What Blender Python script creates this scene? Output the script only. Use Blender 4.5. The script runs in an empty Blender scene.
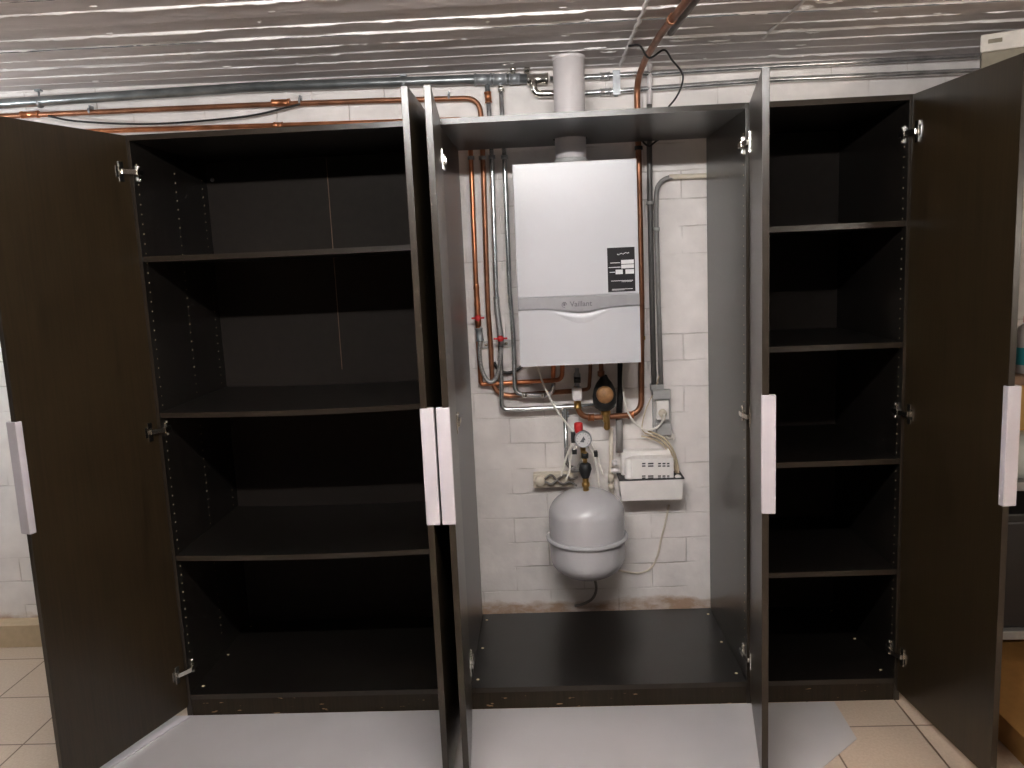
import bpy, bmesh, math, random
from mathutils import Vector, Matrix
random.seed(7)
PI = math.pi
SC = bpy.context.scene
COL = SC.collection

# ------------------------------------------------------------------ camera
CAM = Vector((1.3265, -2.66, 1.5455))
YAW, PITCH, ROLL, FPX = -.041, .1473, -.0449, 811.0
def cam_axes():
    cy, sy = math.cos(YAW), math.sin(YAW)
    f = Vector((sy, cy, 0)); r = Vector((cy, -sy, 0)); u = Vector((0, 0, 1))
    cp, sp = math.cos(PITCH), math.sin(PITCH)
    f2 = f*cp - u*sp; u2 = u*cp + f*sp
    cr, sr = math.cos(ROLL), math.sin(ROLL)
    return r*cr + u2*sr, -r*sr + u2*cr, f2
CR, CU, CF = cam_axes()
def at(u, v, y):
    """measured photo point -> place on the upright plane at depth y"""
    d = CF + CR*((u-512)/FPX) - CU*((v-384)/FPX)
    return CAM + d*((y-CAM.y)/d.y)
cd = bpy.data.cameras.new('camera'); cam = bpy.data.objects.new('camera', cd); COL.objects.link(cam)
cd.sensor_width = 36; cd.lens = FPX*36/1024; cd.clip_start = .02
M = Matrix((CR, CU, -CF)).transposed().to_4x4(); M.translation = CAM
cam.matrix_world = M
SC.camera = cam

# ------------------------------------------------------------------ materials
def srgb(r, g, b):
    f = lambda c: (c/255/12.92) if c/255 <= .04045 else ((c/255+.055)/1.055)**2.4
    return (f(r), f(g), f(b), 1)
class NT:
    def __init__(s, name):
        s.m = bpy.data.materials.new(name); s.m.use_nodes = True
        s.t = s.m.node_tree; s.b = s.t.nodes['Principled BSDF']
        s.tc = s.t.nodes.new('ShaderNodeTexCoord')
    def n(s, typ, **kw):
        nd = s.t.nodes.new(typ)
        for k, v in kw.items():
            if hasattr(nd, k): setattr(nd, k, v)
            else: nd.inputs[k.replace('_', ' ')].default_value = v
        return nd
    def l(s, a, b): s.t.links.new(a, b)
    def map(s, sc=(1, 1, 1), loc=(0, 0, 0), rot=(0, 0, 0)):
        geo = s.n('ShaderNodeNewGeometry')
        mp = s.n('ShaderNodeMapping'); s.l(geo.outputs['Position'], mp.inputs['Vector'])
        mp.inputs['Scale'].default_value = sc; mp.inputs['Location'].default_value = loc; mp.inputs['Rotation'].default_value = rot
        return mp.outputs[0]
    def noise(s, vec, scale=5, detail=4, rough=.5):
        nd = s.n('ShaderNodeTexNoise'); s.l(vec, nd.inputs['Vector'])
        nd.inputs['Scale'].default_value = scale; nd.inputs['Detail'].default_value = detail; nd.inputs['Roughness'].default_value = rough
        return nd.outputs['Fac']
    def ramp(s, fac, stops):
        r = s.n('ShaderNodeValToRGB'); s.l(fac, r.inputs[0]); e = r.color_ramp.elements
        while len(e) < len(stops): e.new(.5)
        for el, (p, c) in zip(e, stops):
            el.position = p; el.color = c if len(c) == 4 else (*c, 1)
        return r.outputs[0]
    def mix(s, fac, a, b, mode='MIX'):
        x = s.n('ShaderNodeMixRGB', blend_type=mode)
        for i, v in zip(range(3), (fac, a, b)):
            if isinstance(v, (int, float)): x.inputs[i].default_value = v if i == 0 else (v, v, v, 1)
            elif isinstance(v, tuple): x.inputs[i].default_value = v
            else: s.l(v, x.inputs[i])
        return x.outputs[0]
    def math(s, op, a, b=0.0):
        x = s.n('ShaderNodeMath', operation=op)
        for i, v in ((0, a), (1, b)):
            if isinstance(v, (int, float)): x.inputs[i].default_value = v
            else: s.l(v, x.inputs[i])
        return x.outputs[0]
    def bump(s, h, strength=.3, dist=.005):
        b = s.n('ShaderNodeBump'); s.l(h, b.inputs['Height'])
        b.inputs['Strength'].default_value = strength; b.inputs['Distance'].default_value = dist
        s.l(b.outputs[0], s.b.inputs['Normal'])
    def base(s, c):
        if isinstance(c, tuple): s.b.inputs['Base Color'].default_value = c
        else: s.l(c, s.b.inputs['Base Color'])
    def set(s, rough=.5, metal=0.0, spec=.5):
        s.b.inputs['Roughness'].default_value = rough; s.b.inputs['Metallic'].default_value = metal
        s.b.inputs['Specular IOR Level'].default_value = spec

def simple(name, col, rough=.5, metal=0.0, var=.12, scale=30, spec=.5, bump=0.0):
    t = NT(name); v = t.map()
    nz = t.noise(v, scale, 3)
    c = tuple(max(0, x*(1-var)) for x in col[:3])+(1,); d = tuple(min(1, x*(1+var)) for x in col[:3])+(1,)
    t.base(t.ramp(nz, [(.3, c), (.7, d)])); t.set(rough, metal, spec)
    if bump: t.bump(nz, bump, .003)
    return t.m
def wood(name, dark, light, worn=False, rough=.3, spec=.68):
    t = NT(name)
    v = t.map((1, 1, .035)); n1 = t.noise(v, 130, 5, .6)
    v2 = t.map((1, 1, .12)); n2 = t.noise(v2, 22, 3)
    c = t.ramp(n1, [(.35, dark), (.68, light)])
    c = t.mix(t.ramp(n2, [(.3, (.0, .0, .0)), (.75, (.5, .5, .5))]), c, light)
    if worn:
        w = t.noise(t.map((1, 1, 4)), 17, 4)
        c = t.mix(t.ramp(w, [(.66, (0, 0, 0)), (.70, (1, 1, 1))]), c, srgb(150, 125, 95))
    t.base(c); t.set(rough, 0, spec)
    return t.m
MAT = {}
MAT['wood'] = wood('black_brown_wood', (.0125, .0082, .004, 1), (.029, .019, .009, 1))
MAT['carcass'] = wood('black_melamine_shade_deepened', (.0055, .0046, .004, 1), (.011, .009, .0075, 1))  # black-brown board, its colour darkened further to deepen shade inside the compartments
MAT['edge'] = simple('black_brown_edge_band', (.022, .016, .011, 1), .3, var=.1, scale=60)
MAT['wood_worn'] = wood('chipped_black_brown_wood', (.0125, .0085, .0047, 1), (.025, .017, .0095, 1), True, .5, .25)
MAT['back_board'] = simple('dark_hardboard', (.018, .014, .0115, 1), .6, spec=.12, var=.08)
MAT['chip'] = simple('raw_chipboard', srgb(225, 208, 170), .8)
MAT['handle'] = simple('white_lilac_plastic', srgb(182, 176, 180), .35, var=.03)
MAT['white'] = simple('white_enamel', srgb(192, 191, 194), .3, var=.015, scale=4)
MAT['silver'] = simple('silver_trim', srgb(158, 156, 158), .36, .6, var=.05)
MAT['sticker'] = simple('dark_sticker', srgb(34, 31, 33), .6, var=.1, spec=.2)
MAT['paper'] = simple('white_print', srgb(215, 212, 212), .6, var=.03)
MAT['print'] = simple('grey_print', srgb(92, 90, 95), .5)
MAT['copper'] = simple('aged_copper', (.52, .2, .095, 1), .32, .9, var=.3, scale=14)
MAT['copper_dull'] = simple('dull_copper', (.30, .13, .07, 1), .42, .75, var=.3, scale=18)
MAT['brass'] = simple('brass', (.55, .34, .12, 1), .3, .95, var=.2)
MAT['steel'] = simple('galvanised_steel', (.66, .67, .68, 1), .26, .9, var=.25, scale=20)
MAT['steel_dull'] = simple('dull_grey_steel', (.33, .345, .36, 1), .4, .6, var=.2, scale=20)
MAT['galvanised'] = simple('weathered_galvanised_pipe', (.26, .275, .28, 1), .3, .75, var=.25, scale=12)
MAT['braid'] = simple('braided_steel', (.45, .44, .43, 1), .4, .8, var=.5, scale=300)
MAT['nickel'] = simple('nickel', (.75, .72, .66, 1), .22, 1, var=.1)
MAT['white_pipe'] = simple('white_plastic_pipe', srgb(214, 207, 207), .45, var=.04)
MAT['pump_white'] = simple('bright_white_plastic', srgb(236, 230, 226), .4, var=.03)
MAT['cream'] = simple('cream_plastic', srgb(212, 200, 183), .5, var=.05)
MAT['cable_white'] = simple('white_cable', srgb(236, 230, 221), .5, var=.04)
MAT['cable_beige'] = simple('beige_cable', srgb(196, 178, 150), .55, var=.1)
MAT['cable_grey'] = simple('grey_cable', srgb(120, 114, 108), .5, var=.12)
MAT['cable_black'] = simple('black_cable', srgb(30, 28, 28), .5)
MAT['conduit'] = simple('dark_grey_conduit', srgb(92, 89, 87), .45, var=.1)
MAT['conduit_light'] = simple('grey_conduit', srgb(138, 134, 131), .45, var=.1)
MAT['black'] = simple('black_rubber', srgb(26, 27, 28), .55)
MAT['grey_plastic'] = simple('grey_plastic', srgb(168, 166, 164), .5, var=.06)
MAT['red'] = simple('red_plastic', srgb(196, 44, 44), .4, var=.08)
MAT['vessel'] = simple('grey_vessel_paint', srgb(190, 187, 189), .22, var=.035, scale=6)
MAT['tan'] = simple('tan_plastic', srgb(140, 100, 62), .6, var=.3, scale=50)
MAT['slot'] = simple('dark_slot', srgb(60, 58, 58), .7)
MAT['cardboard'] = simple('brown_cardboard', srgb(205, 160, 95), .8, var=.08)
MAT['shelf_brown'] = simple('brown_board', srgb(120, 92, 70), .6, var=.1)
MAT['teal'] = simple('teal_label', srgb(50, 150, 165), .4, var=.06)
MAT['crate_black'] = simple('black_crate', srgb(22, 22, 24), .5)
MAT['bag'] = simple('white_plastic_bag', srgb(205, 210, 205), .3, var=.1, bump=.4)
MAT['olive'] = simple('grey_olive_plastic', srgb(120, 112, 95), .6, var=.15)
MAT['lid'] = simple('off_white_lid', srgb(200, 194, 186), .6, var=.08)
MAT['silverpaint'] = simple('grey_metal_shelf', srgb(150, 150, 150), .4, .3)

def m_wall():
    t = NT('painted_white_brick')
    geo = t.n('ShaderNodeNewGeometry'); sep = t.n('ShaderNodeSeparateXYZ'); t.l(geo.outputs['Position'], sep.inputs[0])
    cmb = t.n('ShaderNodeCombineXYZ')
    hor = t.math('ADD', sep.outputs[0], sep.outputs[1])
    wob = t.noise(t.map(), 4, 3)
    t.l(t.math('ADD', hor, -2.412), cmb.inputs[0])
    t.l(t.math('ADD', t.math('ADD', sep.outputs[2], -.051), t.math('MULTIPLY', wob, .014)), cmb.inputs[1])
    br = t.n('ShaderNodeTexBrick', offset=.5); t.l(cmb.outputs[0], br.inputs['Vector'])
    br.inputs['Scale'].default_value = 1; br.inputs['Mortar Size'].default_value = .0035; br.inputs['Mortar Smooth'].default_value = .6
    br.inputs['Brick Width'].default_value = .29; br.inputs['Row Height'].default_value = .108
    br.inputs['Color1'].default_value = (1, 1, 1, 1); br.inputs['Color2'].default_value = (.93, .93, .93, 1); br.inputs['Mortar'].default_value = (.72, .69, .67, 1)
    patch = t.noise(t.map((1, 1, 1)), 5.5, 3)
    fac = t.ramp(patch, [(.45, (0, 0, 0)), (.66, (1, 1, 1))])
    paint = t.ramp(t.noise(t.map(), 9, 5), [(.3, srgb(222, 215, 211)), (.7, srgb(240, 233, 229))])
    c = t.mix(fac, paint, t.mix(1.0, paint, br.outputs['Color'], 'MULTIPLY'))
    # damp brown stain at the foot of the wall
    dirt = t.noise(t.map((1, 1, 2.2)), 7, 6, .65)
    zf = t.n('ShaderNodeMapRange'); t.l(sep.outputs[2], zf.inputs[0])
    zf.inputs[1].default_value = .085; zf.inputs[2].default_value = .165; zf.inputs[3].default_value = .42; zf.inputs[4].default_value = -.35
    stain = t.ramp(t.math('ADD', dirt, zf.outputs[0]), [(.69, (0, 0, 0)), (.98, (.8, .8, .8))])
    c = t.mix(stain, c, srgb(160, 118, 76))
    t.base(c); t.set(.55, 0, .4)
    h = t.mix(.18, br.outputs['Fac'], t.noise(t.map(), 45, 5))
    inv = t.mix(1.0, (1, 1, 1, 1), t.mix(.55, t.mix(1.0, br.outputs['Fac'], fac, 'MULTIPLY'), t.mix(.5, t.noise(t.map(), 30, 5), t.noise(t.map(), 10, 3))), 'SUBTRACT')
    t.bump(inv, .8, .009)
    return t.m
MAT['wall'] = m_wall()
def m_floor():
    t = NT('beige_floor_tiles')
    v = t.map((1, 1, 1), (-2.494, .155, 0))
    br = t.n('ShaderNodeTexBrick', offset=0); t.l(v, br.inputs['Vector'])
    br.inputs['Scale'].default_value = 1; br.inputs['Mortar Size'].default_value = .0032; br.inputs['Mortar Smooth'].default_value = .2
    br.inputs['Brick Width'].default_value = .3; br.inputs['Row Height'].default_value = .313
    br.inputs['Color1'].default_value = srgb(196, 176, 156); br.inputs['Color2'].default_value = srgb(190, 170, 150); br.inputs['Mortar'].default_value = srgb(112, 92, 76)
    sp = t.ramp(t.noise(t.map(), 120, 4), [(.3, (.86, .86, .86)), (.7, (1, 1, 1))])
    t.base(t.mix(1.0, br.outputs['Color'], sp, 'MULTIPLY')); t.set(.42, 0, .4)
    t.bump(t.mix(1.0, (1, 1, 1, 1), br.outputs['Fac'], 'SUBTRACT'), .4, .003)
    return t.m
MAT['floor'] = m_floor()
def m_ceil(name, c0, c1, rough):
    t = NT(name)
    v = t.map((.5, 2.2, 1), rot=(0, 0, .03))
    n1 = t.noise(v, 9, 6, .6); n2 = t.noise(t.map((.35, 3, 1), rot=(0, 0, .03)), 45, 4)
    c = t.ramp(n1, [(.3, c0), (.7, c1)])
    t.base(c); t.set(rough, 0, .4)
    t.bump(t.mix(.3, n1, n2), .25, .006)
    return t.m
MAT['ceil'] = m_ceil('grey_board_marked_concrete', srgb(205, 196, 194), srgb(226, 217, 215), .55)
MAT['fin'] = m_ceil('white_painted_fins_with_caught_light', srgb(240, 235, 233), srgb(250, 247, 245), .5)  # white paint plus the light the fins catch, put into the colour
MAT['baseboard'] = simple('beige_skirting_tile', srgb(186, 164, 134), .5, var=.07)
MAT['sheet'] = simple('light_grey_floor_sheet', srgb(180, 176, 176), .5, var=.03, scale=5)
MAT['plaster'] = simple('grey_plaster', srgb(78, 72, 68), .8, var=.1)
def emit(name, col, s):
    t = NT(name); t.base(col); t.b.inputs['Emission Color'].default_value = col; t.b.inputs['Emission Strength'].default_value = s
    return t.m

# ------------------------------------------------------------------ mesh builder
class MB:
    def __init__(s): s.v = []; s.f = []; s.mi = []; s.sm = []
    def add(s, verts, faces, mi=0, smooth=False):
        o = len(s.v); s.v += [Vector(p) for p in verts]
        for f in faces: s.f.append(tuple(o+i for i in f)); s.mi.append(mi); s.sm.append(smooth)
    def hexa(s, p, mi=0):     # 8 points: bottom ring, top ring
        s.add(p, [(3, 2, 1, 0), (4, 5, 6, 7), (0, 1, 5, 4), (1, 2, 6, 5), (2, 3, 7, 6), (3, 0, 4, 7)], mi)
        return s
    def box(s, x0, x1, y0, y1, z0, z1, mi=0, bev=0.0, fr=None):
        bm = bmesh.new(); bmesh.ops.create_cube(bm, size=1)
        for v in bm.verts:
            v.co = Vector((x0+(v.co.x+.5)*(x1-x0), y0+(v.co.y+.5)*(y1-y0), z0+(v.co.z+.5)*(z1-z0)))
        if bev: bmesh.ops.bevel(bm, geom=bm.edges[:], offset=bev, segments=2, affect='EDGES', profile=.6)
        bm.verts.index_update()
        vs = [v.co.copy() for v in bm.verts]
        if fr: vs = [fr(v) for v in vs]
        s.add(vs, [[v.index for v in f.verts] for f in bm.faces], mi, False); bm.free()
        return s
    def sweep(s, pts, r, n=12, mi=0, cap=True, radii=None):
        pts = [Vector(p) for p in pts]
        q = [pts[0]]
        rr = [radii[0]] if radii else None
        for i, p in enumerate(pts[1:], 1):
            if (p-q[-1]).length > 1e-6:
                q.append(p)
                if radii: rr.append(radii[i])
        pts = q
        T = []
        for i in range(len(pts)):
            a = pts[max(i-1, 0)]; b = pts[min(i+1, len(pts)-1)]; T.append((b-a).normalized())
        u = T[0].orthogonal().normalized(); vs = []
        for i, p in enumerate(pts):
            if i:
                q = T[i-1].rotation_difference(T[i]); u = q @ u
            u = (u - T[i]*u.dot(T[i])).normalized(); w = T[i].cross(u)
            ra = rr[i] if rr else r
            for k in range(n):
                a = 2*PI*k/n; vs.append(p + (u*math.cos(a)+w*math.sin(a))*ra)
        fs = []
        for i in range(len(pts)-1):
            for k in range(n):
                fs.append((i*n+k, i*n+(k+1) % n, (i+1)*n+(k+1) % n, (i+1)*n+k))
        s.add(vs, fs, mi, True)
        if cap:
            L = (len(pts)-1)*n
            s.add(vs[:n], [tuple(range(n-1, -1, -1))], mi); s.add(vs[L:], [tuple(range(n))], mi)
        return s
    def pipe(s, pts, r, bend=.05, n=12, mi=0):
        return s.sweep(fillet(pts, bend), r, n, mi)
    def cyl(s, a, b, r, n=16, mi=0, r2=None):
        return s.sweep([a, b], r, n, mi, True, [r, r2 if r2 is not None else r])
    def lathe(s, prof, origin, axis='z', n=32, mi=0):
        o = Vector(origin); vs = []; fs = []
        for (r, h) in prof:
            for k in range(n):
                a = 2*PI*k/n; c, d = r*math.cos(a), r*math.sin(a)
                if axis == 'z': vs.append(o+Vector((c, d, h)))
                elif axis == 'y': vs.append(o+Vector((c, -h, d)))     # h goes towards the viewer
                else: vs.append(o+Vector((h, c, d)))
        for i in range(len(prof)-1):
            for k in range(n):
                fs.append((i*n+k, i*n+(k+1) % n, (i+1)*n+(k+1) % n, (i+1)*n+k))
        s.add(vs, fs, mi, True)
        return s
    def prism(s, poly, y0, y1, mi=0):      # poly of (x, z), extruded along y
        n = len(poly); vs = [(x, y0, z) for x, z in poly]+[(x, y1, z) for x, z in poly]
        s.add(vs, [tuple(range(n)), tuple(range(2*n-1, n-1, -1))]+[(i, n+i, n+(i+1) % n, (i+1) % n) for i in range(n)], mi)
        return s
    def slab(s, poly, z0, z1, mi=0):       # poly of (x, y), extruded along z
        n = len(poly); vs = [(x, y, z0) for x, y in poly]+[(x, y, z1) for x, y in poly]
        s.add(vs, [tuple(range(n-1, -1, -1)), tuple(range(n, 2*n))]+[(i, (i+1) % n, n+(i+1) % n, n+i) for i in range(n)], mi)
        return s
def fillet(pts, bend):
    pts = [Vector(p) for p in pts]; out = [pts[0]]
    for i in range(1, len(pts)-1):
        a, b, c = pts[i-1], pts[i], pts[i+1]
        d = min(bend, (b-a).length*.49, (c-b).length*.49)
        p = b+(a-b).normalized()*d; q = b+(c-b).normalized()*d
        ang = (b-a).angle(c-b, 0)
        if ang < .12: out.append(b); continue
        for k in range(9):
            t = k/8; out.append(p*(1-t)**2+b*2*t*(1-t)+q*t*t)
    out.append(pts[-1]); return out
def smooth(pts, n=6):
    P = [Vector(p) for p in pts]; P = [P[0]*2-P[1]]+P+[P[-1]*2-P[-2]]; out = []
    for i in range(1, len(P)-2):
        for k in range(n):
            t = k/n; a, b, c, d = P[i-1:i+3]
            out.append(.5*((2*b)+(c-a)*t+(2*a-5*b+4*c-d)*t*t+(3*b-a-3*c+d)*t**3))
    out.append(P[-2]); return out

def base_of(o):
    v = Vector((0, 0, 0))
    while o is not None: v += o.location; o = o.parent
    return v
def obj(name, mb, mats, parent=None, origin=None):
    if not isinstance(mats, (list, tuple)): mats = [mats]
    off = base_of(parent) if parent else (Vector(origin) if origin else sum(mb.v, Vector())/len(mb.v))
    me = bpy.data.meshes.new(name)
    me.from_pydata([v-off for v in mb.v], [], mb.f)
    if mats[0] in ('wood', 'carcass'):      # the edge banding of boards is a little duller than their faces
        mats = list(mats)+['edge']
        for i, f in enumerate(mb.f):
            if mb.mi[i] == 0 and len(f) == 4 and min((mb.v[f[k]]-mb.v[f[k-1]]).length for k in range(4)) < .0195: mb.mi[i] = len(mats)-1
    for m in mats: me.materials.append(MAT[m] if isinstance(m, str) else m)
    for p, i, sm in zip(me.polygons, mb.mi, mb.sm): p.material_index = i; p.use_smooth = sm
    bm = bmesh.new(); bm.from_mesh(me); bmesh.ops.remove_doubles(bm, verts=bm.verts[:], dist=1e-7)
    bmesh.ops.recalc_face_normals(bm, faces=bm.faces[:]); bm.to_mesh(me); bm.free()
    o = bpy.data.objects.new(name, me); COL.objects.link(o)
    if parent: o.parent = parent
    else: o.location = off
    return o
def tag(o, label, cat, group=None):
    o['label'] = label; o['category'] = cat
    if group: o['group'] = group
    return o
def thing(name, label, cat, loc, group=None):
    o = bpy.data.objects.new(name, None); COL.objects.link(o); o.location = loc; o.empty_display_size = .05
    return tag(o, label, cat, group)
def struct(name, mb, mats):
    o = obj(name, mb, mats, None, (0, 0, 0)); o['kind'] = 'structure'; return o

# ------------------------------------------------------------------ room
FZ = -.008
W = .66                                   # face of the brick wall behind everything
X0, X1, Y0 = -2.2, 4.6, -4.4
def zc(x): return 2.305-.013*x            # the ceiling falls slightly to the right
struct('floor', MB().box(X0-.1, X1+.1, Y0-.1, W+.1, -.1, FZ), 'floor')
struct('wall_back', MB().box(X0-.1, X1+.1, W, W+.1, FZ, 2.42), 'wall')
struct('wall_left', MB().box(X0-.1, X0, Y0, W, FZ, 2.42), 'plaster')
struct('wall_right', MB().box(X1, X1+.1, Y0, W, FZ, 2.42), 'plaster')
struct('wall_front', MB().box(X0-.1, X1+.1, Y0-.1, Y0, FZ, 2.42), 'plaster')
bb = struct('baseboard_back', MB().box(X0, -.02, W-.08, W, FZ, .092, bev=.002), 'baseboard')

def ceiling():
    mb = MB()
    ang = math.atan(-.03); e = Vector((math.cos(ang), math.sin(ang))); nn = Vector((-e.y, e.x))
    c0 = nn.dot(Vector((1.27, -.072))); pitch = .1165
    def P(s, c, dz):
        p = e*s+nn*c; x = min(max(p.x, X0-.05), X1+.05); y = min(max(p.y, Y0-.05), W+.03)
        return Vector((x, y, zc(x)+dz))
    rng = random.Random(3)
    ks = range(-42, 10)
    for k in ks:
        ca, cb = c0+k*pitch, c0+(k+1)*pitch
        fine = k > -9
        st = .06 if fine else .5
        n = int(8/st); dz = rng.uniform(-.004, .004); tilt = rng.uniform(-.003, .003)
        vs = []
        rows = 5 if fine else 2
        for i in range(n+1):
            s = -3+i*st
            for j in range(rows):
                t = j/(rows-1)
                jit = rng.uniform(-.0006, .0006) if fine else 0
                vs.append(P(s, ca+(cb-ca)*t, dz+tilt*(t-.5)*2+jit))
        mb.add(vs, [(i*rows+j, i*rows+j+1, (i+1)*rows+j+1, (i+1)*rows+j) for i in range(n) for j in range(rows-1)], 0, False)
        if not fine: continue
        # squeezed-out cement fin along the seam at ca
        strong = rng.choice((1, 1, .9, .55, .75)); st = .016; n = int(7/st)
        vs = []; h = .5; on = 1.0
        for i in range(n+1):
            s = -2.5+i*st
            h += rng.uniform(-.38, .38); h = min(max(h, .2), 1.15)
            if rng.random() < .03: on = rng.choice((0, .35, 1, 1, 1)) if strong < .8 else rng.choice((.4, 1, 1, 1, 1))
            hh = .0058*h*strong*on-.0008; wv = .0032+.003*h*strong
            off = rng.uniform(-.0012, .0012)
            vs += [P(s, ca-wv+off, .005), P(s, ca-.4*wv+off, -hh*.85), P(s, ca+.5*wv+off, -hh), P(s, ca+wv+off, .005)]
        mb.add(vs, [(i*4+j, i*4+j+1, (i+1)*4+j+1, (i+1)*4+j) for i in range(n) for j in range(3)], 1, False)
    # a ridge across the boards
    pts = []; rr = []
    for i in range(60):
        y = -.75+i*.0235; pts.append((1.668+rng.uniform(-.003, .003)-.004*i/60, y, zc(1.66)-.001)); rr.append(rng.uniform(.005, .009))
    mb.sweep(pts, .006, 8, 1, True, rr)
    pts = []; rr = []
    for i in range(40):      # a second, fainter ridge further right
        y = -.6+i*.0235; pts.append((2.155+rng.uniform(-.003, .003)-.03*i/40, y, zc(2.15)+.0005)); rr.append(rng.uniform(.0025, .007))
    mb.sweep(pts, .005, 8, 1, True, rr)
    for x, y, l, w in ((1.85, .30, .05, .007), (1.98, .33, .04, .006), (2.20, .24, .05, .009), (2.28, .27, .03, .006), (2.4, .05, .04, .006), (2.16, -.02, .03, .009), (2.22, -.06, .04, .006), (2.62, .1, .035, .005), (1.55, .36, .04, .007), (1.60, .42, .03, .006), (1.73, .4, .03, .006)):
        k = 11; mb.sweep([(x+l*(2*i/(k-1)-1), y+rng.uniform(-.003, .003), zc(x)+.001) for i in range(k)], .004, 7, 1, True,
                         [.001+w*math.sin(PI*i/(k-1))*rng.uniform(.5, 1.1) for i in range(k)])
    for _ in range(60):      # splatters of cement
        x = rng.uniform(-1, 3.2); y = rng.uniform(-.5, .6); l = rng.uniform(.006, .022); w = rng.uniform(.002, .005)
        k = 9; mb.sweep([(x+l*(2*i/(k-1)-1), y-.03*l*(2*i/(k-1)-1)+rng.uniform(-.001, .001), zc(x)+.001) for i in range(k)], .004, 6, 1, True,
                        [.0008+w*math.sin(PI*i/(k-1))*rng.uniform(.6, 1) for i in range(k)])
    return mb
struct('ceiling', ceiling(), ['ceil', 'fin'])

# ------------------------------------------------------------------ floor sheet
sh = thing('floor_sheet', 'light grey protective sheet lying on the tiles in front of the wardrobes', 'floor sheet', (1.1, -.5, 0))
obj('sheet', MB().slab([(-.075, .0), (2.286, -.004), (2.279, -.225), (2.10, -.39), (1.6, -1.1), (-.62, -1.1)][::-1], FZ+.0003, FZ+.0023), 'sheet', sh)
lip = MB()
lip.slab([(-.012, -.008), (.018, -.008), (-.41, -.92), (-.47, -.92)][::-1], FZ+.0023, FZ+.006)
obj('folded_edge', lip, MAT['handle'], sh)

# ------------------------------------------------------------------ wardrobes
T = .018; D = .61; H = 2.01; ZB = .073
def pegs(mb, x, s, cols, z0, z1):
    """pale drilled shelf-pin holes on a side panel face; s = way the face looks"""
    for y in cols:
        z = z0
        while z < z1:
            mb.lathe([(0, .0004), (.0025, .0004), (.0025, -.002)] if s > 0 else [(0, -.0004), (.0025, -.0004), (.0025, .002)], (x, y, z), 'x', 6, 1)
            z += .032
def hinge(root, px, s, hx, dirv, nin, z):
    """px: inner face of side panel, s: way it looks, door frame hx/dirv, nin = inner normal of open door"""
    mb = MB()
    a = Vector((px+s*.010, .045, z)); b = Vector((px+s*.012, -.001, z)); c = Vector((hx, -.004, z))+dirv*.036+nin*.004
    def bar(p, q, w, h):
        d = (q-p).normalized(); sd = d.cross(Vector((0, 0, 1))).normalized()*w; up = Vector((0, 0, h))
        mb.hexa([p-sd-up, p+sd-up, q+sd-up, q-sd-up, p-sd+up, p+sd+up, q+sd+up, q-sd+up])
    bar(a, b, .004, .008); bar(b, c+nin*.004, .003, .0075)
    h = obj('hinge', mb, 'nickel', root)
    pl = MB(); x0, x1 = sorted((px, px+s*.005))
    pl.box(x0, x1, .018, .056, z-.008, z+.008, bev=.001).box(x0, x1, .03, .042, z-.026, z+.026, bev=.001)
    for dz in (-.021, .021): pl.lathe([(0, .004), (.0045, .003), (.005, 0)] if s > 0 else [(0, -.004), (.0045, -.003), (.005, 0)], (px+s*.005, .036, z+dz), 'x', 10)
    obj('mounting_plate', pl, 'nickel', h)
    cu = MB(); O = Vector((hx, -.004, 0))
    def fr(v): return O+dirv*v.x+nin*v.y+Vector((0, 0, z+v.z))
    cu.box(.024, .043, -.002, .0035, -.032, .032, bev=.001, fr=fr).box(.034, .055, -.002, .0025, -.018, .018, bev=.001, fr=fr)
    obj('hinge_cup', cu, 'nickel', h)
def door(root, hx, side, ang, hz):
    """side +1: hinged on the left edge, -1: on the right edge"""
    a = math.radians(ang)
    dirv = Vector((side*math.cos(a), -math.sin(a), 0))
    nin = Vector((side*math.sin(a), math.cos(a), 0))
    O = Vector((hx, -.004, 0)); Wd = .497
    def fr(v): return O+dirv*v.x+nin*v.y+Vector((0, 0, v.z))
    d = obj('door', MB().box(0, Wd, -.018, 0, .032, 2.008, bev=.0012, fr=fr), 'wood', root)
    hb = MB().box(Wd-.018, Wd+.004, -.036, .002, .838, 1.167, bev=.0035, fr=fr)
    obj('handle', hb, 'handle', d)['label'] = 'white plastic grip handle'
    return dirv, nin
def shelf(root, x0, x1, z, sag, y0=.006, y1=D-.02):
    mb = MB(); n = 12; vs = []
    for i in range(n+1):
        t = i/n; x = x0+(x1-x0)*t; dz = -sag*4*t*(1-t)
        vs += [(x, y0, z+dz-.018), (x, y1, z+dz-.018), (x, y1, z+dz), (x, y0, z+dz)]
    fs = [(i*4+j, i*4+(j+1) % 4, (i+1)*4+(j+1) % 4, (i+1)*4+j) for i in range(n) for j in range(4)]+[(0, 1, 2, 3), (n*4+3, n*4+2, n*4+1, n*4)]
    mb.add(vs, fs); obj('shelf', mb, 'carcass', root)
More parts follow.
